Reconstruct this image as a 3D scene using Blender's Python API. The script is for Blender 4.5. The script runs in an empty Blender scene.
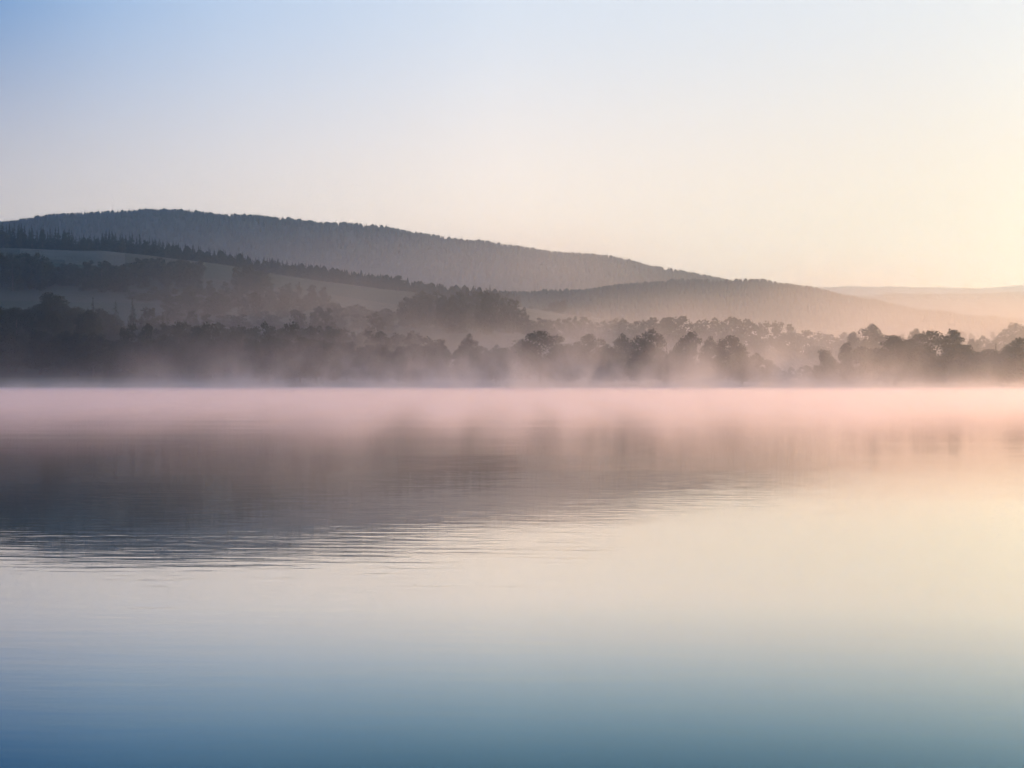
import bpy, math, random
import numpy as np
from mathutils import Vector

random.seed(7)
rng = np.random.default_rng(11)
sc = bpy.context.scene
COL = sc.collection
R = math.radians
F = 1400.0            # focal length in pixels of a 1024 wide frame
CAMH = 2.0            # eye above the water
SUN_AZ, SUN_EL = R(46), R(7.5)      # to the right of the view axis, just risen

def zpix(py, Y):      # height whose line of sight crosses picture row py at depth Y
    return CAMH + (384.0 - py) * Y / F
def xpix(px, Y):
    return (px - 512.0) * Y / F

# ------------------------------------------------------------------ node helpers
class NT:
    def __init__(s, tree): s.t = tree; s.n = tree.nodes; s.l = tree.links
    def new(s, typ, **kw):
        n = s.n.new(typ)
        for k, v in kw.items(): setattr(n, k, v)
        return n
    def link(s, a, b): s.l.new(a, b)
    def put(s, sock, v):
        if isinstance(v, bpy.types.NodeSocket): s.link(v, sock)
        else: sock.default_value = v
    def math(s, op, a, b=None, c=None, clamp=False):
        n = s.new('ShaderNodeMath', operation=op); n.use_clamp = clamp
        s.put(n.inputs[0], a)
        if b is not None: s.put(n.inputs[1], b)
        if c is not None: s.put(n.inputs[2], c)
        return n.outputs[0]
    def smooth(s, v, a, b, lo=0.0, hi=1.0):
        n = s.new('ShaderNodeMapRange', interpolation_type='SMOOTHSTEP')
        s.put(n.inputs['Value'], v)
        n.inputs['From Min'].default_value = a; n.inputs['From Max'].default_value = b
        n.inputs['To Min'].default_value = lo; n.inputs['To Max'].default_value = hi
        return n.outputs[0]
    def mix(s, fac, a, b, mode='MIX'):
        n = s.new('ShaderNodeMix', data_type='RGBA', blend_type=mode)
        s.put(n.inputs[0], fac); s.put(n.inputs[6], a); s.put(n.inputs[7], b)
        return n.outputs[2]
    def noise(s, vec, scale, detail=2.0, rough=0.5, dist=0.0):
        n = s.new('ShaderNodeTexNoise')
        if vec is not None: s.link(vec, n.inputs['Vector'])
        n.inputs['Scale'].default_value = scale; n.inputs['Detail'].default_value = detail
        n.inputs['Roughness'].default_value = rough; n.inputs['Distortion'].default_value = dist
        return n.outputs[0]
    def scaled(s, vec, x, y, z, off=(0, 0, 0)):
        n = s.new('ShaderNodeMapping'); s.link(vec, n.inputs[0])
        n.inputs['Scale'].default_value = (x, y, z); n.inputs['Location'].default_value = off
        return n.outputs[0]

def new_mat(name):
    m = bpy.data.materials.new(name); m.use_nodes = True
    m.node_tree.nodes.clear()
    nt = NT(m.node_tree)
    return m, nt, nt.new('ShaderNodeOutputMaterial')

def surf_mat(name, c1, c2, scale, rough=0.9, c3=None, scale3=None):
    m, nt, out = new_mat(name)
    co = nt.new('ShaderNodeTexCoord').outputs['Object']
    b = nt.new('ShaderNodeBsdfPrincipled')
    f = nt.smooth(nt.noise(co, scale, 5, .6), .35, .65)
    col = nt.mix(f, (*c1, 1), (*c2, 1))
    if c3:
        f3 = nt.smooth(nt.noise(co, scale3, 3, .6), .45, .65)
        col = nt.mix(f3, col, (*c3, 1))
    nt.link(col, b.inputs['Base Color'])
    b.inputs['Roughness'].default_value = rough
    b.inputs['Specular IOR Level'].default_value = .2
    nt.link(b.outputs[0], out.inputs[0])
    return m

def leaf_mat(name, c1, c2):
    m, nt, out = new_mat(name)
    info = nt.new('ShaderNodeObjectInfo').outputs['Random']
    co = nt.new('ShaderNodeTexCoord').outputs['Object']
    f = nt.smooth(nt.noise(co, 5.0, 3, .6), .35, .65)
    f = nt.math('MULTIPLY_ADD', info, .6, nt.math('MULTIPLY', f, .4))
    col = nt.mix(f, (*c1, 1), (*c2, 1))
    d = nt.new('ShaderNodeBsdfDiffuse'); t = nt.new('ShaderNodeBsdfTranslucent')
    nt.link(col, d.inputs[0]); nt.link(col, t.inputs[0])
    mx = nt.new('ShaderNodeMixShader'); mx.inputs[0].default_value = .3
    nt.link(d.outputs[0], mx.inputs[1]); nt.link(t.outputs[0], mx.inputs[2])
    nt.link(mx.outputs[0], out.inputs[0])
    return m

M_LEAF = leaf_mat('broadleaf_foliage', (.022, .038, .016), (.052, .060, .026))
M_NEEDLE = leaf_mat('conifer_foliage', (.016, .032, .018), (.032, .050, .026))
M_BARK = surf_mat('bark', (.05, .04, .032), (.10, .085, .07), 3)
M_GRASS = surf_mat('rough_grass', (.028, .040, .020), (.045, .055, .028), .02, c3=(.045, .050, .030), scale3=.006)
M_PASTURE = surf_mat('pasture', (.012, .032, .013), (.021, .042, .017), .015)
M_STUBBLE = surf_mat('stubble', (.07, .075, .05), (.10, .098, .066), .02)
M_FLOOR = surf_mat('forest_floor', (.022, .034, .018), (.04, .05, .028), .03)

# ------------------------------------------------------------------ terrain
def line(*pts):
    a = np.array(pts, float)
    return lambda px: np.interp(px, a[:, 0], a[:, 1])
def depth_line(Y, *pts):
    f = line(*pts)
    return (Y, lambda px: zpix(f(px), Y))

crest3 = line((-900, 258), (-200, 250), (0, 250), (100, 251), (190, 262), (250, 270), (330, 283), (430, 296),
              (500, 304), (550, 312), (620, 322), (700, 336), (800, 352), (1024, 366), (1900, 374))
ridge4 = line((-900, 330), (300, 312), (450, 304), (520, 300), (600, 296), (700, 290.5), (760, 290), (800, 295),
              (870, 306), (920, 319), (960, 324), (1024, 330), (1200, 345), (1900, 352))
ridge5 = line((-1200, 262), (-500, 245), (-100, 232), (0, 227.5), (50, 222), (100, 219.5), (180, 217.5), (250, 221), (350, 231),
              (450, 245), (512, 251), (550, 257), (612, 264), (650, 273), (720, 286), (800, 300), (870, 312), (940, 325), (1024, 331),
              (1200, 345), (1900, 355))
ridge7 = line((-1200, 300), (0, 310), (780, 304), (860, 298.5), (900, 297), (955, 297), (996, 294.5), (1024, 294.5), (1150, 305),
              (1400, 330), (1900, 345))
ridge6 = line((-1200, 300), (0, 300), (780, 291), (854, 288.5), (928, 289.5), (982, 291), (1000, 289.3), (1030, 287), (1100, 290),
              (1300, 320), (1900, 340))
def Z(v): return lambda px: np.full_like(np.asarray(px, float), v)
RP = [
    (0.0, Z(-3.0)), (300.0, Z(-3.0)), (490.0, Z(-2.0)),
    (520.0, Z(0.05)),
    (560.0, line((0, 1.6), (300, 1.5), (512, 1.1), (1024, 1.0))),
    (640.0, line((0, 5.0), (260, 4.6), (400, 3.4), (600, 2.4), (1024, 2.0))),
    depth_line(760., (-900, 340), (0, 348), (250, 354), (400, 360), (600, 370), (800, 378), (1024, 380), (1900, 382)),
    depth_line(900., (-900, 318), (0, 320), (200, 322), (400, 330), (520, 336), (640, 350), (800, 372), (1024, 378), (1900, 381)),
    depth_line(1100., (-900, 292), (0, 284), (200, 292), (300, 302), (450, 322), (600, 338), (750, 352), (900, 370), (1024, 374), (1900, 379)),
    (1300., lambda px: zpix(crest3(px), 1300.)),
    (1420., lambda px: zpix(crest3(px), 1300.) * .97 - 4),
    (1650., lambda px: zpix(crest3(px), 1300.) * .72),
    (2000., lambda px: zpix(ridge4(px), 2000.)),
    (2180., lambda px: np.minimum(zpix(ridge4(px), 2000.) * .93, zpix(ridge5(px), 2600.) * .93)),
    (2600., lambda px: zpix(ridge5(px), 2600.)),
    (2900., lambda px: zpix(ridge5(px), 2600.) * .85),
    (3500., lambda px: zpix(ridge5(px), 2600.) * .25 + 20),
    (4300., lambda px: zpix(ridge7(px), 4300.)),
    (5000., lambda px: zpix(ridge7(px), 4300.) * .7),
    (6500., lambda px: zpix(ridge6(px), 6500.)),
    (6900., lambda px: zpix(ridge6(px), 6500.) * .93),
]
RY = np.array([r[0] for r in RP])

def pchip(xs, ys, x):
    # xs (n,), ys (n,m), x (k,) -> (k,m)
    h = np.diff(xs)[:, None]; d = np.diff(ys, axis=0) / h
    m = np.zeros_like(ys)
    w1 = 2 * h[1:] + h[:-1]; w2 = h[1:] + 2 * h[:-1]
    same = d[1:] * d[:-1] > 0
    with np.errstate(divide='ignore', invalid='ignore'):
        hm = (w1 + w2) / (w1 / d[:-1] + w2 / d[1:])
    m[1:-1] = np.where(same, hm, 0)
    m[0] = d[0]; m[-1] = d[-1]
    i = np.clip(np.searchsorted(xs, x, side='right') - 1, 0, len(xs) - 2)
    hh = (xs[i + 1] - xs[i])[:, None]; t = ((x - xs[i])[:, None]) / hh
    return ((1 + 2 * t) * (1 - t) ** 2 * ys[i] + t * (1 - t) ** 2 * hh * m[i]
            + t * t * (3 - 2 * t) * ys[i + 1] + t * t * (t - 1) * hh * m[i + 1])

def wob(x, y):
    return (np.sin(x * .013 + 1.3) * np.cos(y * .011) + .5 * np.sin(x * .031 + y * .023)
            + .3 * np.sin(x * .07 - y * .05 + 2))

def ground_z(px, Y):
    """terrain height for arrays px, Y of the same length (point by point)"""
    px = np.atleast_1d(np.asarray(px, float)); Y = np.atleast_1d(np.asarray(Y, float))
    ctrl = np.array([r[1](px) * np.ones_like(px) for r in RP])
    out = np.empty_like(px)
    for s in range(0, len(px), 4000):
        e = min(s + 4000, len(px))
        # per point interpolation: columns differ, so evaluate each segment
        xs = RY; ys = ctrl[:, s:e]
        h = np.diff(xs)[:, None]; d = np.diff(ys, axis=0) / h
        m = np.zeros_like(ys)
        w1 = 2 * h[1:] + h[:-1]; w2 = h[1:] + 2 * h[:-1]
        same = d[1:] * d[:-1] > 0
        with np.errstate(divide='ignore', invalid='ignore'):
            hm = (w1 + w2) / (w1 / d[:-1] + w2 / d[1:])
        m[1:-1] = np.where(same, hm, 0); m[0] = d[0]; m[-1] = d[-1]
        yy = Y[s:e]
        i = np.clip(np.searchsorted(xs, yy, side='right') - 1, 0, len(xs) - 2)
        k = np.arange(e - s)
        hh = xs[i + 1] - xs[i]; t = (yy - xs[i]) / hh
        out[s:e] = ((1 + 2 * t) * (1 - t) ** 2 * ys[i, k] + t * (1 - t) ** 2 * hh * m[i, k]
                    + t * t * (3 - 2 * t) * ys[i + 1, k] + t * t * (t - 1) * hh * m[i + 1, k])
    amp = np.clip((Y - 560) / 1500, 0, 1) * 2.5
    shore = np.clip(1 - np.abs(Y - 520) / 60, 0, 1) * .25
    return out + wob(xpix(px, Y), Y) * (amp + shore)

def mesh_obj(name, verts, faces, mats, parent=None, smooth=False, mat_idx=None):
    me = bpy.data.meshes.new(name)
    me.from_pydata([tuple(v) for v in verts] if not isinstance(verts, np.ndarray) else verts.tolist(), [],
                   faces if not isinstance(faces, np.ndarray) else faces.tolist())
    for m in (mats if isinstance(mats, (list, tuple)) else [mats]): me.materials.append(m)
    if mat_idx is not None: me.polygons.foreach_set('material_index', mat_idx)
    if smooth: me.polygons.foreach_set('use_smooth', [True] * len(me.polygons))
    me.update()
    o = bpy.data.objects.new(name, me); COL.objects.link(o)
    if parent: o.parent = parent
    return o

def build_terrain():
    pxs = np.concatenate([np.arange(-1300, -60, 24), np.arange(-60, 1090, 5), np.arange(1090, 2330, 24)])
    Ys = np.concatenate([[150, 300, 420, 480], np.arange(500, 600, 8), np.arange(600, 1500, 14), np.arange(1500, 2800, 26),
                         np.arange(2800, 6901, 100)])
    nx, ny = len(pxs), len(Ys)
    PX, YY = np.meshgrid(pxs, Ys)
    z = ground_z(PX.ravel(), YY.ravel())
    x = xpix(PX.ravel(), YY.ravel())
    v = np.stack([x, YY.ravel(), z], 1)
    i = np.arange(nx - 1)[None, :] + nx * np.arange(ny - 1)[:, None]
    i = i.ravel()
    f = np.stack([i, i + 1, i + nx + 1, i + nx], 1)
    cpx = (PX[:-1, :-1] + PX[1:, 1:]).ravel() / 2; cy = (YY[:-1, :-1] + YY[1:, 1:]).ravel() / 2
    w = wob(xpix(cpx, cy), cy)
    idx = np.zeros(len(f), int)
    idx[cy > 1420] = 3
    idx[(cy > 1180 + 8 * w) & (cy < 1290) & (cpx > 205) & (cpx < 520)] = 1
    idx[(cy > 960 + 10 * w) & (cy < 1100) & (cpx > 300) & (cpx < 400)] = 1
    idx[(cy > 1276 + 4 * w) & (cy < 1304) & (cpx > 205) & (cpx < 460)] = 2
    idx[(cy > 1190 + 14 * w) & (cy < 1290) & (cpx > 20) & (cpx < 125)] = 2
    idx[(cy > 1110) & (cy < 1185 + 8 * w) & (cpx > 40) & (cpx < 200)] = 1
    idx[(cy > 900) & (cy < 1010) & (cpx > -100) & (cpx < 160)] = 1
    idx[(cy > 1230) & (cy < 1290) & (cpx > 510) & (cpx < 575)] = 2
    idx[(cy > 640) & (cy < 900)] = 3
    idx[(cy > 900) & (cy < 1060) & (cpx > 150) & (cpx < 300)] = 3
    idx[(cy > 1300)] = 3
    idx[(cy > 516) & (cy < 640) & (cpx < 290)] = 2
    o = mesh_obj('ground', v, f, [M_GRASS, M_PASTURE, M_STUBBLE, M_FLOOR], smooth=True, mat_idx=idx)
    o['kind'] = 'structure'
build_terrain()

# ------------------------------------------------------------------ water
def water():
    m, nt, out = new_mat('lake_water')
    co = nt.new('ShaderNodeTexCoord').outputs['Object']
    sep = nt.new('ShaderNodeSeparateXYZ'); nt.link(co, sep.inputs[0])
    y = sep.outputs[1]
    rot = nt.new('ShaderNodeVectorRotate', rotation_type='Z_AXIS')
    nt.link(co, rot.inputs['Vector']); rot.inputs['Angle'].default_value = R(4)
    n1 = nt.noise(nt.scaled(rot.outputs[0], .30, 3.1, 1), 1.0, 3, .55, .3)     # ripples, crests across the view
    n2 = nt.noise(nt.scaled(co, .03, .12, 1), 1.0, 2, .5)                       # slow swell
    n3 = nt.noise(nt.scaled(rot.outputs[0], .9, 4.5, 1), 1.0, 2, .5)
    patch = nt.smooth(nt.noise(nt.scaled(co, .02, .05, 1, (3.1, 0, 0)), 1.0, 2, .5), .35, .7, .35, 1.0)
    h = nt.math('ADD', nt.math('MULTIPLY', n1, nt.math('MULTIPLY', patch, .0020)), nt.math('MULTIPLY', n2, .02))
    h = nt.math('ADD', h, nt.math('MULTIPLY', n3, .0022))
    bp = nt.new('ShaderNodeBump'); bp.inputs['Strength'].default_value = 1.0
    bp.inputs['Distance'].default_value = 1.0
    nt.link(h, bp.inputs['Height']); 
    # deep blue body under a reflecting skin; the skin takes over towards grazing angles
    body = nt.new('ShaderNodeBsdfDiffuse'); body.inputs[0].default_value = (.006, .024, .050, 1)
    gl = nt.new('ShaderNodeBsdfGlossy'); gl.inputs['Roughness'].default_value = .038
    nt.link(bp.outputs[0], gl.inputs['Normal'])
    lw = nt.new('ShaderNodeLayerWeight'); lw.inputs[0].default_value = .5
    cr = nt.new('ShaderNodeValToRGB'); nt.link(lw.outputs['Facing'], cr.inputs[0])
    e = cr.color_ramp.elements
    st = [(0, .02), (.5, .09), (.70, .13), (.735, .225), (.775, .44), (.81, .63), (.847, .80), (.913, .92), (1, 1.0)]
    while len(e) < len(st): e.new(.5)
    for k, (p_, v_) in enumerate(st): e[k].position = p_; e[k].color = (v_, v_, v_, 1)
    tint = nt.mix(nt.smooth(lw.outputs['Facing'], .70, .86), (.38, .78, .96, 1), (1, .955, .90, 1))
    nt.link(tint, gl.inputs['Color'])
    mx = nt.new('ShaderNodeMixShader'); nt.link(cr.outputs[0], mx.inputs[0])
    nt.link(body.outputs[0], mx.inputs[1]); nt.link(gl.outputs[0], mx.inputs[2])
    nt.link(mx.outputs[0], out.inputs[0])
    o = mesh_obj('water', [(-1200, -300, 0), (1200, -300, 0), (1200, 535, 0), (-1200, 535, 0)], [(0, 1, 2, 3)], m)
    o['kind'] = 'structure'
water()

# ------------------------------------------------------------------ tree meshes (unit height, base at the origin)
def tube(pts, rads, seg=6):
    v, f = [], []
    for k, (p, r) in enumerate(zip(pts, rads)):
        for s in range(seg):
            a = 2 * math.pi * s / seg
            v.append((p[0] + r * math.cos(a), p[1] + r * math.sin(a), p[2]))
        if k:
            b0, b1 = (k - 1) * seg, k * seg
            for s in range(seg):
                f.append((b0 + s, b0 + (s + 1) % seg, b1 + (s + 1) % seg, b1 + s))
    return v, f

def quads(centres, size, rg):
    n = len(centres)
    a = rg.normal(size=(n, 3)); a /= np.linalg.norm(a, axis=1)[:, None]
    b = rg.normal(size=(n, 3)); b -= a * (a * b).sum(1)[:, None]; b /= np.linalg.norm(b, axis=1)[:, None]
    s = (size * rg.uniform(.6, 1.3, n))[:, None]
    c = centres
    v = np.stack([c - a * s, c + b * s * .6, c + a * s, c - b * s * .6], 1).reshape(-1, 3)
    f = np.arange(4 * n).reshape(-1, 4)
    return v, f

def broadleaf(seed, width=.30, base=.12, nl=34, per=250, size=.016):
    rg = np.random.default_rng(seed)
    cs = []; lobes = []
    for k in range(nl):
        t = (k + rg.uniform(0, 1)) / nl
        prof = math.sqrt(max(0, 1 - ((t - .42) / .60) ** 2))        # egg shaped envelope, widest below the middle
        a = rg.uniform(0, 2 * math.pi); rr = width * prof * rg.uniform(.25, .95)
        lr = rg.uniform(.08, .125) * (1.15 - .5 * t)
        zc = base + .07 + t * (.86 - base) + rg.normal(0, .012)
        c = np.array([rr * math.cos(a), rr * math.sin(a), zc]); lobes.append((c, lr))
        n = int(per * (lr / .09) ** 2)
        d = rg.normal(size=(n, 3)); d /= np.linalg.norm(d, axis=1)[:, None]
        rad = lr * rg.uniform(.2, 1.25, n) ** .7
        cs.append(c + d * rad[:, None] * np.array([1.15, 1.15, .9]))
    n = 300
    t = rg.uniform(0, 1, n); a = rg.uniform(0, 6.28, n)
    rr = width * .75 * np.sqrt(rg.uniform(0, 1, n)) * np.sqrt(np.maximum(0, 1 - ((t - .42) / .60) ** 2))
    cs.append(np.stack([rr * np.cos(a), rr * np.sin(a), base + .04 + t * (.84 - base)], 1))
    c = np.concatenate(cs); c[:, 2] *= .99 / c[:, 2].max()
    cv, cf = quads(c, size, rg)
    tv, tf = tube([(0, 0, -.05), (.004, 0, .12), (-.006, .004, .35), (.008, 0, .6), (0, 0, .82)], [.026, .018, .014, .009, .003])
    for (lc, lr) in lobes[:9]:
        z0 = max(.12, lc[2] * .55); off = len(tv)
        v, f = tube([(0, 0, z0), tuple(lc * np.array([.5, .5, 1]) * .5 + np.array([0, 0, z0 * .5])), tuple(lc)], [.008, .005, .002], 4)
        tv += v; tf += [tuple(i + off for i in q) for q in f]
    return (tv, tf), (cv, cf)

def conifer(seed, width=.17, base=.08, tiers=30, per=50, size=.022):
    rg = np.random.default_rng(seed)
    cs, sz = [], []
    for k in range(tiers):
        t = k / (tiers - 1); z = base + t * (.975 - base); r = width * (1 - t) * rg.uniform(.85, 1.15) + .006
        nb = max(3, int(9 * (1 - t) + 3))
        for b in range(nb):
            a = rg.uniform(0, 6.28); rb = r * rg.uniform(.6, 1.12)
            n = max(4, int(per * (1 - .7 * t) / 8) + 3)
            s = rg.uniform(0, 1, n) ** .7
            p = np.stack([np.cos(a) * rb * s, np.sin(a) * rb * s, z - s * rb * .4 + rg.normal(0, .012, n)], 1)
            p[:, :2] += rg.normal(0, .012 * (1 - t) + .002, (n, 2))
            cs.append(p); sz.append(np.full(n, size * (1.15 - .85 * t)))
    c = np.concatenate(cs)
    cv, cf = quads(c, np.concatenate(sz), rg)
    tv, tf = tube([(0, 0, -.05), (0, 0, .3), (0, 0, .97)], [.017, .012, .002])
    return (tv, tf), (cv, cf)

def to_meshes(tag, parts, leafm):
    out = []
    for nm, (v, f), m in (('trunk', parts[0], M_BARK), ('crown', parts[1], leafm)):
        me = bpy.data.meshes.new(tag + '_' + nm)
        me.from_pydata(np.asarray(v).tolist(), [], np.asarray(f).tolist() if isinstance(f, np.ndarray) else f)
        me.materials.append(m); me.update(); out.append(me)
    return out
def to_single(tag, parts, leafm):
    v = np.concatenate([np.asarray(parts[0][0]), parts[1][0]]); n0 = len(parts[0][0]); nf0 = len(parts[0][1])
    f = [tuple(q) for q in parts[0][1]] + (np.asarray(parts[1][1]) + n0).tolist()
    me = bpy.data.meshes.new(tag); me.from_pydata(v.tolist(), [], f)
    me.materials.append(M_BARK); me.materials.append(leafm)
    me.polygons.foreach_set('material_index', [0] * nf0 + [1] * (len(f) - nf0)); me.update()
    return me

ROUND = [to_meshes('broadleaf', broadleaf(s, w), M_LEAF) for s, w in ((1, .30), (2, .33), (3, .27), (4, .31), (5, .22))]
BUSH = [to_meshes('bush', broadleaf(s, .42, .0, 18, 110, .035), M_LEAF) for s in (21, 22)]
CONE = [to_meshes('conifer', conifer(s, w), M_NEEDLE) for s, w in ((31, .19), (32, .22), (33, .17))]
FAR_R = [to_single('broadleaf_far', broadleaf(s, .33, .0, 20, 55, .035), M_LEAF) for s in (41, 42, 43, 44)]
FAR_C = [to_single('conifer_far', conifer(s, w, .0, 18, 40, .045), M_NEEDLE) for s, w in ((51, .22), (52, .25), (53, .19))]

protos = {}
def copied(o, parent=None):
    c = o.copy(); COL.objects.link(c); c.parent = parent
    return c

def tree(kind, px, top, Y, wpx, label, group=None, cat='tree', var=None, ztop=None):
    """a tree whose crown top crosses row `top`, standing on the terrain at (px, Y)"""
    far = kind in ('far_round', 'far_cone')
    z0 = float(ground_z(px, Y)[0]) - .15
    h = (ztop if ztop is not None else zpix(top, Y)) - z0
    h = max(3.0, h)
    pool = {'round': ROUND, 'bush': BUSH, 'cone': CONE, 'far_round': FAR_R, 'far_cone': FAR_C}[kind]
    base_w = {'round': .62, 'bush': .9, 'cone': .34, 'far_round': .66, 'far_cone': .38}[kind]
    name = {'round': 'broadleaf_tree', 'bush': 'bush', 'cone': 'conifer_tree', 'far_round': 'broadleaf_tree', 'far_cone': 'conifer_tree'}[kind]
    v = random.randrange(len(pool)) if var is None else var
    w = wpx * Y / F / base_w * (1.3 if kind == 'round' else 1.0)
    if far:
        o = bpy.data.objects.new(name, pool[v]); COL.objects.link(o)
    else:
        key = (kind, v)
        if key in protos:
            src = protos[key]; o = copied(src[0]); copied(src[1], o); copied(src[2], o)
        else:
            o = bpy.data.objects.new(name, None); COL.objects.link(o); o.empty_display_size = .2
            ch = []
            for nm, me in zip(('trunk', 'crown'), pool[v]):
                c = bpy.data.objects.new(nm, me); COL.objects.link(c); c.parent = o; ch.append(c)
            protos[key] = (o, *ch)
    for k in ('group',):
        if k in o: del o[k]
    o.location = (float(xpix(px, Y)), Y, z0)
    o.rotation_euler = (R(random.uniform(-2, 2)), R(random.uniform(-2, 2)), random.uniform(0, 6.28))
    o.scale = (w * random.uniform(.92, 1.08), w * random.uniform(.92, 1.08), h)
    o['label'] = label; o['category'] = cat
    if group: o['group'] = group
    return o

def row(kind, n, px0, px1, f_top, Y0, Y1, w0, w1, label, group, cat='tree', jit=3.0):
    for k in range(n):
        px = px0 + (k + random.uniform(.1, .9)) / n * (px1 - px0)
        Y = random.uniform(Y0, Y1)
        tree(kind, px, f_top(px) + random.uniform(-jit, jit), Y, random.uniform(w0, w1), label, group, cat)

# ---- trees that can be told apart, on the far shore
B = 'round'
SH = 'trees on the right-hand shore'
for kind, px, top, Y, w, lab in [
    (B, 825, 349, 545, 22, 'small lone tree with a thin crown at the water, left of the right-hand shore clump'),
    (B, 847, 341, 560, 16, 'narrow tree beside a paler round tree, just left of the right-hand shore clump'),
    (B, 864, 346, 572, 30, 'pale brownish round tree behind mist, left of the tall dark shore clump'),
    (B, 895, 334, 548, 38, 'open-crowned tree forming the left edge of the big dark shore clump at right'),
    (B, 914, 338, 560, 32, 'dark tree in the dip near the left end of the right-hand shore clump'),
    (B, 932, 330, 556, 46, 'broadest tree of the dark right-hand shore clump, in its middle'),
    (B, 951, 328, 566, 24, 'tallest knob-topped tree of the dark right-hand shore clump'),
    (B, 966, 344, 550, 30, 'lower dark tree sloping down on the right side of the big shore clump'),
    ('cone', 996, 342, 552, 15, 'pointed dark conifer on the shore near the right edge'),
    (B, 1008, 344, 560, 22, 'bushy dark tree right of the pointed shore conifer'),
    (B, 1024, 337, 550, 34, 'tall dark shore tree cut by the right edge of the picture'),
    (B, 980, 352, 575, 26, 'low dark tree between the big shore clump and the pointed conifer'),
    (B, 769, 359, 560, 16, 'very small round tree alone at the shoreline right of the middle clump'),
    (B, 756, 352, 566, 16, 'short tree tailing off the right end of the middle shore clump'),
    (B, 540, 330, 575, 38, 'broad round grey-green tree on the misty shore at picture centre'),
    (B, 568, 343, 580, 28, 'lower tree between the broad round tree and the twin-topped tree on the centre shore'),
    (B, 588, 333, 570, 28, 'twin-topped grey-green tree on the centre shore'),
    (B, 606, 343, 578, 26, 'half-faded tree right of the twin-topped shore tree'),
    (B, 650, 328, 590, 30, 'flat-topped brownish tree rising behind mist right of centre'),
    ('cone', 667, 343, 560, 8, 'thin short spire-like tree between the flat-topped tree and the middle clump'),
    (B, 689, 331, 565, 24, 'leftmost tall tree of the three dark peaks right of centre'),
    (B, 709, 335, 560, 18, 'middle and smallest of the three dark peaks right of centre'),
    (B, 728, 334, 556, 24, 'rightmost tree of the three dark peaks right of centre, with a ragged top'),
    (B, 742, 346, 562, 20, 'tree sloping down beside the rightmost of the three dark peaks'),
    (B, 677, 346, 570, 16, 'small tree tucked against the left side of the three dark peaks'),
    (B, 468, 333, 580, 22, 'taller of the hazy trees on the shore left of centre'),
    (B, 440, 338, 575, 24, 'round hazy tree on the shore left of the taller hazy one'),
    (B, 398, 346, 565, 18, 'slim green-tinted tree on the misty shore between left and centre'),
    (B, 380, 347, 560, 22, 'small leafy green-tinted tree low on the misty shore left of centre'),
    (B, 198, 326, 648, 26, 'dark tree with the highest top in the left shore clump'),
    (B, 180, 330, 645, 34, 'broad dark tree at the left of the left shore clump'),
    (B, 235, 330, 645, 30, 'round tree on the right shoulder of the left shore clump'),
    ('cone', 94, 297, 760, 19, 'narrow dark pine standing alone on the lower left slope'),
    ('cone', 115, 300, 760, 25, 'broad dark conifer second in the line of three on the lower left slope'),
    ('cone', 133, 298, 765, 20, 'dark pointed conifer third in the line of three on the lower left slope'),
    (B, 53, 292, 765, 34, 'large dark round tree top above the lower left wood'),
    (B, 398, 275, 1290, 15, 'single round tree standing out of the ridge wood left of centre'),
    ('cone', 490, 284, 1250, 8, 'last pointed conifer at the right end of the ridge wood'),
    (B, 562, 300, 1290, 10, 'small tree on the field crest just right of centre'),
    (B, 553, 302, 1292, 9, 'little tree beside another on the field crest right of centre'),
    (B, 873, 323, 700, 30, 'pale hazy round tree rising behind the shore left of the right-hand clump'),
    (B, 853, 331, 700, 14, 'narrow pale hazy tree beside a larger hazy round tree at right'),
    (B, 1016, 322, 780, 28, 'tall pale hazy tree behind the shore at the far right'),
    (B, 1000, 331, 780, 18, 'pale hazy tree left of the tall hazy one at the far right'),
    (B, 984, 335, 760, 22, 'faded round tree in the gap behind the right-hand shore trees'),
    (B, 972, 338, 740, 18, 'small faded tree just right of the tall dark clump, behind it'),
    (B, 914, 328, 740, 16, 'faded tree top showing over the left part of the dark right-hand clump'),
    (B, 623, 333, 650, 24, 'pale brown misty tree between the twin-topped and the flat-topped tree')]:
    tree(kind, px, top, Y, w, lab)

# ---- trees nothing tells apart
row(B, 9, 486, 800, line((480, 345), (530, 346), (640, 352), (750, 362), (800, 370)), 585, 620, 18, 28,
    'misty understorey tree filling the middle shore between taller trees', 'understorey trees along the middle shore')
row('bush', 12, 770, 880, line((770, 368), (880, 364)), 545, 575, 12, 22,
    'low hazy bush on the bank left of the right-hand shore clump', 'bushes on the right bank', 'bush', 2)
row(B, 15, 880, 1060, line((880, 352), (1060, 350)), 565, 600, 22, 34,
    'dark filler tree low inside the right-hand shore wood', 'lower trees inside the right shore wood')
row(B, 14, 240, 420, line((240, 337), (300, 338), (360, 344), (420, 344)), 575, 625, 22, 32,
    'grey-green tree in the misty shore row left of centre', 'misty shore row left of centre')
row(B, 8, 425, 535, line((425, 346), (535, 342)), 590, 620, 18, 26,
    'faint misty tree in the shore row just left of picture centre', 'faint shore row at the centre')
row(B, 16, -40, 245, line((-40, 332), (60, 330), (120, 338), (170, 338), (245, 340)), 640, 680, 24, 36,
    'dark tree in the front rank of the left shore wood', 'front rank of the left shore wood')
row(B, 22, -40, 110, line((-40, 308), (30, 307), (60, 302), (110, 312)), 690, 790, 22, 34,
    'dark tree in the rear rank of the lower left wood', 'rear rank of the lower left wood')
row('cone', 8, 60, 180, line((60, 308), (180, 312)), 740, 790, 10, 17,
    'dark conifer in the lower left wood', 'conifers of the lower left wood')
row('far_round', 16, 140, 400, line((140, 306), (200, 312), (270, 312), (330, 308), (400, 318)), 800, 900, 16, 28,
    'blurred dark tree on the slope above the left shore trees', 'slope trees above the left shore')
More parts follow.
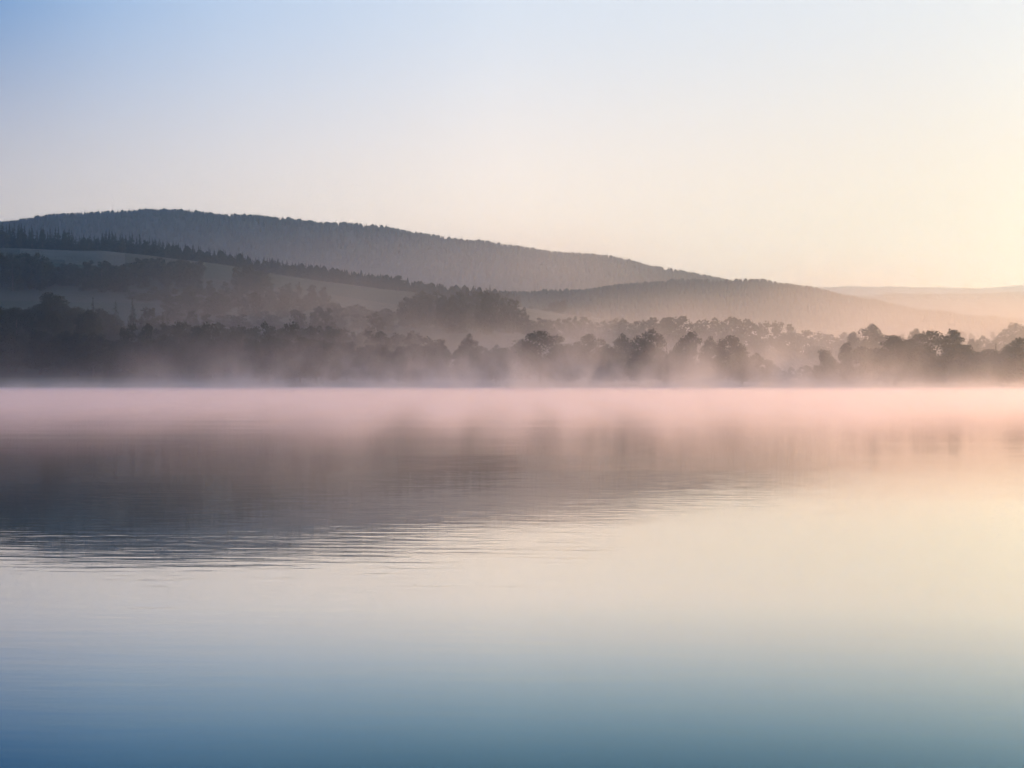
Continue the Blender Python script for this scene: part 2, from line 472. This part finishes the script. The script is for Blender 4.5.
row('far_round', 22, 398, 524, line((398, 306), (410, 297), (425, 292), (445, 294), (470, 289), (495, 292), (510, 299), (524, 311)), 900, 1000, 12, 24,
    'round-topped tree of the dark copse below the ridge, left of centre', 'copse below the ridge')
row('far_round', 14, 520, 640, line((520, 318), (560, 316), (640, 322)), 940, 1000, 12, 20,
    'hazy tree in the band of wood under the small crest field', 'hazy band under the crest field')
row('far_round', 22, 620, 880, line((620, 322), (670, 318), (720, 317), (770, 322), (810, 330), (880, 336)), 850, 930, 26, 40,
    'pale hazy tree in the long faded wood behind the middle and right shore trees', 'faded wood behind the shore')
row('far_round', 12, 880, 1060, line((880, 335), (1060, 330)), 850, 950, 14, 24,
    'very pale tree in the faded wood behind the right-hand shore clump', 'faded wood at the right')
row('far_round', 14, -30, 52, line((-30, 250), (40, 254), (52, 262)), 1060, 1110, 14, 22,
    'dark round tree of the copse at the left edge below the pale field', 'copse at the left edge')
row('far_round', 14, 50, 125, line((50, 268), (90, 262), (125, 264)), 1070, 1120, 12, 20,
    'dark round tree of the hedge below the pale field at left', 'hedge trees below the pale field')
row('far_round', 18, 120, 202, line((120, 264), (150, 259), (202, 262)), 1110, 1190, 12, 19,
    'dark tree of the squarish wood under the ridge at left', 'squarish wood under the ridge')
row('far_round', 8, 236, 268, line((236, 268), (250, 266), (268, 272)), 1130, 1170, 12, 17,
    'dark tree of the small round clump on the green field', 'small round clump on the green field')
row('far_round', 12, 195, 330, line((195, 279), (330, 286)), 1080, 1120, 9, 14,
    'low dark tree in the hedge across the green hillside', 'hedge across the green hillside')
ctop = line((-40, 222), (20, 225), (60, 229), (85, 236), (110, 231), (160, 240), (200, 248), (240, 254), (300, 264), (340, 271), (400, 281), (450, 286), (490, 290), (520, 297))
row('far_cone', 150, -30, 510, ctop, 1300, 1330, 9, 15,
    'dark conifer in the front of the wood lining the ridge', 'conifers lining the ridge', 'tree', 3.2)
row('far_round', 24, -30, 510, lambda p: ctop(p) + 4, 1294, 1306, 8, 14,
    'rounded broadleaf tree along the foot of the ridge wood', 'broadleaf trees at the foot of the ridge wood', 'tree', 3)
row('far_cone', 60, -30, 510, lambda p: ctop(p) - .5, 1335, 1400, 10, 16,
    'dark conifer deeper in the wood on the ridge', 'conifers deeper in the ridge wood', 'tree', 2.0)
row('far_round', 12, 515, 640, line((515, 306), (560, 310), (640, 320)), 1290, 1310, 4, 8,
    'tiny hedge tree along the crest of the field right of centre', 'tiny crest hedge', 'tree', 1.0)

def woodland():
    """deep wood between the left shore row and the green field, too dense to count"""
    V, Fc, M, off = [], [], [], 0
    src = []
    for me in FAR_R:
        v = np.empty(len(me.vertices) * 3, np.float32); me.vertices.foreach_get('co', v)
        f = np.empty(len(me.polygons) * 4, np.int32); me.polygons.foreach_get('vertices', f)
        mi = np.empty(len(me.polygons), np.int32); me.polygons.foreach_get('material_index', mi)
        src.append((v.reshape(-1, 3), f.reshape(-1, 4), mi))
    zones = [(46, 120, 430, line((120, 326), (200, 322), (300, 325), (430, 333)), 650, 780, 20, 30),
             (34, 130, 405, line((130, 292), (200, 294), (260, 294), (330, 302), (405, 314)), 920, 1050, 13, 20),
             (24, 150, 330, line((150, 286), (330, 294)), 1040, 1100, 9, 14)]
    for n, p0, p1, ft, y0, y1, w0, w1 in zones:
        for k in range(n):
            px = p0 + (k + random.random()) / n * (p1 - p0); Y = random.uniform(y0, y1)
            z0 = float(ground_z(px, Y)[0]); h = max(5, zpix(ft(px) + random.uniform(-3, 4), Y) - z0)
            w = random.uniform(w0, w1) * Y / F / .66; a = random.uniform(0, 6.28)
            v, f, mi = src[k % len(src)]
            X = (v[:, 0] * math.cos(a) - v[:, 1] * math.sin(a)) * w + xpix(px, Y)
            YY = (v[:, 0] * math.sin(a) + v[:, 1] * math.cos(a)) * w + Y
            V.append(np.stack([X, YY, v[:, 2] * h + z0], 1)); Fc.append(f + off); M.append(mi); off += len(v)
    o = mesh_obj('woodland', np.concatenate(V), np.concatenate(Fc), [M_BARK, M_LEAF], mat_idx=np.concatenate(M))
    o['kind'] = 'stuff'; o['label'] = 'dense dark wood filling the slope behind the left shore trees'; o['category'] = 'woodland'
woodland()

# ---- far-off forest covering the two big hills: one mass
def forest():
    def lowpoly(cone):
        seg = 6
        prof = [(0.0, .0), (.14, .18), (.10, .5), (.05, .8)] if cone else [(0.05, .0), (.19, .3), (.20, .6), (.11, .88)]
        v = []
        for r, z in prof:
            for s in range(seg):
                a = 2 * math.pi * s / seg; v.append((r * math.cos(a), r * math.sin(a), z))
        v.append((0, 0, 1.0)); f = []
        for k in range(3):
            for s in range(seg):
                a, b = k * seg + s, k * seg + (s + 1) % seg
                f.append((a, b, b + seg)); f.append((a, b + seg, a + seg))
        for s in range(seg): f.append((3 * seg + s, 3 * seg + (s + 1) % seg, 4 * seg))
        return np.array(v), np.array(f)
    zones = [(2150, 2680, -260, 960, 15000, 10, 15), (2570, 2640, -100, 1000, 3500, 11, 17),
             (1700, 2060, 440, 1120, 10000, 10, 15), (1970, 2020, 480, 1100, 1800, 11, 17),
             (1440, 1720, 480, 1100, 4500, 9, 14), (4150, 4320, 780, 1200, 2500, 8, 11),
             (6380, 6520, 780, 1200, 2500, 8, 11), (1345, 1420, -120, 520, 1700, 15, 22)]
    V, Fc, off = [], [], 0
    for (y0, y1, p0, p1, n, h0, h1) in zones:
        px = rng.uniform(p0, p1, n); Y = rng.uniform(y0, y1, n); z = ground_z(px, Y)
        x = xpix(px, Y)
        for cone in (True, False):
            sel = (rng.uniform(size=n) < .7) if cone else ~sel
            bv, bf = lowpoly(cone); k = int(sel.sum())
            h = rng.uniform(h0, h1, k); ang = rng.uniform(0, 6.28, k); w = h * rng.uniform(.9, 1.4, k)
            ca, sa = np.cos(ang)[:, None], np.sin(ang)[:, None]
            jit = rng.uniform(.75, 1.25, (k, len(bv)))
            X = (bv[None, :, 0] * ca - bv[None, :, 1] * sa) * w[:, None] * jit + x[sel][:, None]
            YY = (bv[None, :, 0] * sa + bv[None, :, 1] * ca) * w[:, None] * jit + Y[sel][:, None]
            ZZ = bv[None, :, 2] * h[:, None] + z[sel][:, None] - 1
            V.append(np.stack([X, YY, ZZ], 2).reshape(-1, 3))
            Fc.append((bf[None] + (np.arange(k) * len(bv))[:, None, None]).reshape(-1, 3) + off)
            off += k * len(bv)
    V = np.concatenate(V).astype(np.float32); Fc = np.concatenate(Fc).astype(np.int32)
    me = bpy.data.meshes.new('forest')
    me.vertices.add(len(V)); me.vertices.foreach_set('co', V.ravel())
    me.loops.add(Fc.size); me.loops.foreach_set('vertex_index', Fc.ravel())
    me.polygons.add(len(Fc)); me.polygons.foreach_set('loop_start', np.arange(0, Fc.size, 3, dtype=np.int32))
    me.polygons.foreach_set('loop_total', np.full(len(Fc), 3, np.int32))
    me.update(calc_edges=True); me.validate()
    me.materials.append(leaf_mat('far_forest_foliage', (.024, .040, .022), (.031, .047, .026)))
    o = bpy.data.objects.new('forest', me); COL.objects.link(o)
    o['kind'] = 'stuff'; o['label'] = 'mixed forest cloaking the two big hills behind the lake'; o['category'] = 'forest'
forest()

# ------------------------------------------------------------------ air: haze and mist
def box(name, x0, x1, y0, y1, z0, z1, mat, label, cat):
    v = [(x, y, z) for z in (z0, z1) for y in (y0, y1) for x in (x0, x1)]
    f = [(0, 2, 3, 1), (4, 5, 7, 6), (0, 1, 5, 4), (2, 6, 7, 3), (0, 4, 6, 2), (1, 3, 7, 5)]
    o = mesh_obj(name, v, f, mat)
    o['kind'] = 'stuff'; o['label'] = label; o['category'] = cat
    return o

HAZE = 1.4e-4
def haze_mat():
    m, nt, out = new_mat('haze')
    v = nt.new('ShaderNodeVolumePrincipled')
    v.inputs['Color'].default_value = (.40, .67, 1.0, 1)
    v.inputs['Density'].default_value = HAZE; v.inputs['Anisotropy'].default_value = .70
    nt.link(v.outputs[0], out.inputs['Volume'])
    return m
box('haze', -9500, 9500, -320, 6960, -6, 480, haze_mat(), 'pale morning haze filling the air over the lake and hills', 'haze')

def mist_mat(name, dens_fn, color, g, step):
    m, nt, out = new_mat(name)
    co = nt.new('ShaderNodeTexCoord').outputs['Object']
    sep = nt.new('ShaderNodeSeparateXYZ'); nt.link(co, sep.inputs[0])
    d = dens_fn(nt, co, sep.outputs[0], sep.outputs[1], sep.outputs[2])
    v = nt.new('ShaderNodeVolumePrincipled')
    v.inputs['Color'].default_value = (*color, 1); v.inputs['Anisotropy'].default_value = g
    nt.link(d, v.inputs['Density'])
    nt.link(v.outputs[0], out.inputs['Volume'])
    m.cycles.volume_step_rate = step
    return m

def blanket_density(nt, co, x, y, z):
    # thin blanket lying on the water
    bl = nt.smooth(z, .0, 1.25, 1, 0)
    nb = nt.smooth(nt.noise(nt.scaled(co, .30, .028, .0), 1.0, 2, .6), .33, .68, .2, 1.7)
    ramp = nt.smooth(y, 14, 125, 0, 1)
    d = nt.math('MULTIPLY', nt.math('MULTIPLY', bl, nb), nt.math('MULTIPLY', nt.math('MULTIPLY', ramp, nt.smooth(x, -150, 30, .24, 1.0)), .052))
    return d
box('lake_mist', -300, 300, 12, 640, -.5, 1.35,
    mist_mat('lake_mist', blanket_density, (.96, .90, 1.0), .48, .2),
    'low white mist lying like a blanket on the lake', 'mist')

def wisp_density(nt, co, x, y, z):
    # steam columns rising in front of the far shore
    zc = nt.math('MAXIMUM', z, 0.0)
    pl = nt.math('EXPONENT', nt.math('MULTIPLY', zc, -1 / 8.0))
    npl = nt.smooth(nt.noise(nt.scaled(co, .06, .02, .04), 1.0, 3, .62, .7), .40, .68, .06, 1.0)
    a = nt.smooth(y, 260, 500, 0, 1); b = nt.smooth(y, 620, 710, 1, 0)
    d = nt.math('MULTIPLY', nt.math('MULTIPLY', pl, npl), nt.math('MULTIPLY', nt.math('MULTIPLY', a, b), nt.math('MULTIPLY', nt.smooth(x, -190, 30, .001, .030), nt.smooth(x, 80, 165, 1, .3))))
    # low skirt of steam hugging the far bank
    sk = nt.math('MULTIPLY', nt.math('EXPONENT', nt.math('MULTIPLY', zc, -1 / 1.3)), nt.math('MULTIPLY', nt.smooth(y, 340, 500, 0, 1), b))
    d = nt.math('ADD', d, nt.math('MULTIPLY', nt.math('MULTIPLY', sk, nt.math('ADD', npl, .35)), nt.smooth(x, -190, 0, .016, .045)))
    return nt.math('MULTIPLY', d, nt.smooth(z, 18, 31, 1, 0))
box('rising_mist', -420, 420, 255, 712, -.6, 32,
    mist_mat('rising_mist', wisp_density, (.99, .94, .96), .5, .25),
    'wisps of mist rising from the water in front of the far shore trees', 'mist')

def valley_density(nt, co, x, y, z):
    n = nt.smooth(nt.noise(nt.scaled(co, .0045, .003, .012), 1.0, 2, .55), .38, .66, .2, 1.0)
    zz = nt.smooth(z, 20, 88, 1, 0)
    side = nt.smooth(x, -280, 80, .06, 1.0)   # fuller in the hollow than on the slope
    a = nt.smooth(y, 610, 700, 0, 1); b = nt.smooth(y, 1500, 1900, 1, 0)
    d = nt.math('MULTIPLY', nt.math('MULTIPLY', n, zz), nt.math('MULTIPLY', a, b))
    return nt.math('MULTIPLY', nt.math('MULTIPLY', d, nt.math('MULTIPLY', side, nt.math('MAXIMUM', nt.smooth(y, 850, 1050, 1.3, 0), nt.smooth(x, 150, 500, 1, .2)))), .0034)
box('valley_mist', -800, 1000, 612, 1900, 0, 90,
    mist_mat('valley_mist', valley_density, (.99, .94, .94), .5, .5),
    'soft bank of mist drifting in the hollow between the shore woods and the hills', 'mist')

def hill_density(nt, co, x, y, z):
    side = nt.math('MULTIPLY', nt.smooth(x, -900, 0, .05, 1.0), nt.smooth(x, 40, 330, 1, .08))
    a = nt.smooth(y, 1880, 2220, 0, 1); b = nt.smooth(z, 70, 300, 1, 0)
    return nt.math('MULTIPLY', nt.math('MULTIPLY', side, nt.math('MULTIPLY', a, b)), .0022)
box('hill_mist', -1300, 1600, 1875, 2700, 20, 300,
    mist_mat('hill_mist', hill_density, (.99, .94, .95), .5, 1.0),
    'thin veil of mist between the near spur and the big wooded hill', 'mist')

# ------------------------------------------------------------------ sky and sun
w = bpy.data.worlds.new('World'); sc.world = w; w.use_nodes = True
w.node_tree.nodes.clear(); nt = NT(w.node_tree)
out = nt.new('ShaderNodeOutputWorld'); bg = nt.new('ShaderNodeBackground')
sky = nt.new('ShaderNodeTexSky', sky_type='NISHITA')
sky.sun_disc = False; sky.sun_elevation = SUN_EL; sky.sun_rotation = SUN_AZ
sky.air_density = 1.0; sky.dust_density = .8; sky.ozone_density = 1.5; sky.altitude = 300
geo = nt.new('ShaderNodeTexCoord').outputs['Generated']
sp = nt.new('ShaderNodeSeparateXYZ'); nt.link(geo, sp.inputs[0])
dt = nt.new('ShaderNodeVectorMath', operation='DOT_PRODUCT'); nt.link(geo, dt.inputs[0])
dt.inputs[1].default_value = (math.sin(SUN_AZ) * math.cos(SUN_EL), math.cos(SUN_AZ) * math.cos(SUN_EL), math.sin(SUN_EL))
ang = nt.math('DIVIDE', nt.math('ARCCOSINE', dt.outputs['Value']), R(180))
el = nt.math('DIVIDE', nt.math('ARCSINE', sp.outputs[2]), R(90))
def ramp(fac, stops):
    n = nt.new('ShaderNodeValToRGB'); nt.link(fac, n.inputs[0]); e = n.color_ramp.elements
    n.color_ramp.interpolation = 'B_SPLINE' if len(stops) > 4 else 'EASE'
    n.color_ramp.interpolation = 'LINEAR'
    while len(e) < len(stops): e.new(.5)
    for k, (p, c) in enumerate(stops): e[k].position = p; e[k].color = (*c, 1)
    return n.outputs[0]
D = 180.0
low = ramp(ang, [(0, (.90, .70, .46)), (28/D, (.96, .72, .49)), (46/D, (1.22, .94, .70)), (56/D, (1.02, .82, .65)), (66/D, (.80, .67, .56)), (82/D, (.36, .34, .36)), (105/D, (.14, .19, .32)), (1, (.12, .17, .30))])
high = ramp(ang, [(0, (.80, .78, .76)), (29/D, (.70, .70, .72)), (46/D, (.66, .71, .79)), (56/D, (.47, .58, .75)), (61/D, (.32, .46, .68)), (66/D, (.12, .27, .53)), (74/D, (.05, .16, .36)), (105/D, (.05, .12, .29)), (1, (.05, .11, .27))])
lift = nt.smooth(el, 3.5 / 90, 16.5 / 90, 0, 1)
grad = nt.mix(lift, low, high)
zen = nt.smooth(el, 15 / 90, 60 / 90, 0, .75)
grad = nt.mix(zen, grad, (.07, .15, .36, 1))
scale_up = nt.mix(1.0, grad, (1 / .12,) * 3 + (1,), 'MULTIPLY')
for n_ in w.node_tree.nodes:
    if n_.type == 'MIX': n_.clamp_result = False; n_.clamp_factor = True
nt.link(nt.mix(.93, sky.outputs[0], scale_up), bg.inputs[0]); bg.inputs[1].default_value = .12
nt.link(bg.outputs[0], out.inputs[0])

sl = bpy.data.lights.new('sun', 'SUN'); sl.energy = 5.0; sl.angle = R(.5); sl.color = (1.0, .54, .22)
so = bpy.data.objects.new('sun', sl); COL.objects.link(so)
dirv = Vector((math.sin(SUN_AZ) * math.cos(SUN_EL), math.cos(SUN_AZ) * math.cos(SUN_EL), math.sin(SUN_EL)))
so.rotation_euler = dirv.to_track_quat('Z', 'Y').to_euler(); so.location = dirv * 50

# ------------------------------------------------------------------ camera
cam = bpy.data.cameras.new('camera'); co_ = bpy.data.objects.new('camera', cam); COL.objects.link(co_)
cam.sensor_width = 36; cam.lens = 36 * F / 1024; cam.clip_end = 20000; cam.clip_start = .1
co_.location = (0, 0, CAMH); co_.rotation_euler = (R(90), 0, 0)
sc.camera = co_

sc.view_settings.view_transform = 'Standard'; sc.view_settings.look = 'None'
sc.view_settings.gamma = 1; sc.view_settings.use_curve_mapping = False
sc.view_settings.exposure = .32
cy = sc.cycles
cy.use_denoising = True
cy.use_adaptive_sampling = True; cy.adaptive_threshold = .04; cy.adaptive_min_samples = 12
cy.max_bounces = 8; cy.volume_bounces = 2; cy.diffuse_bounces = 2; cy.glossy_bounces = 3
cy.transparent_max_bounces = 8; cy.sample_clamp_indirect = 4
cy.volume_max_steps = 256
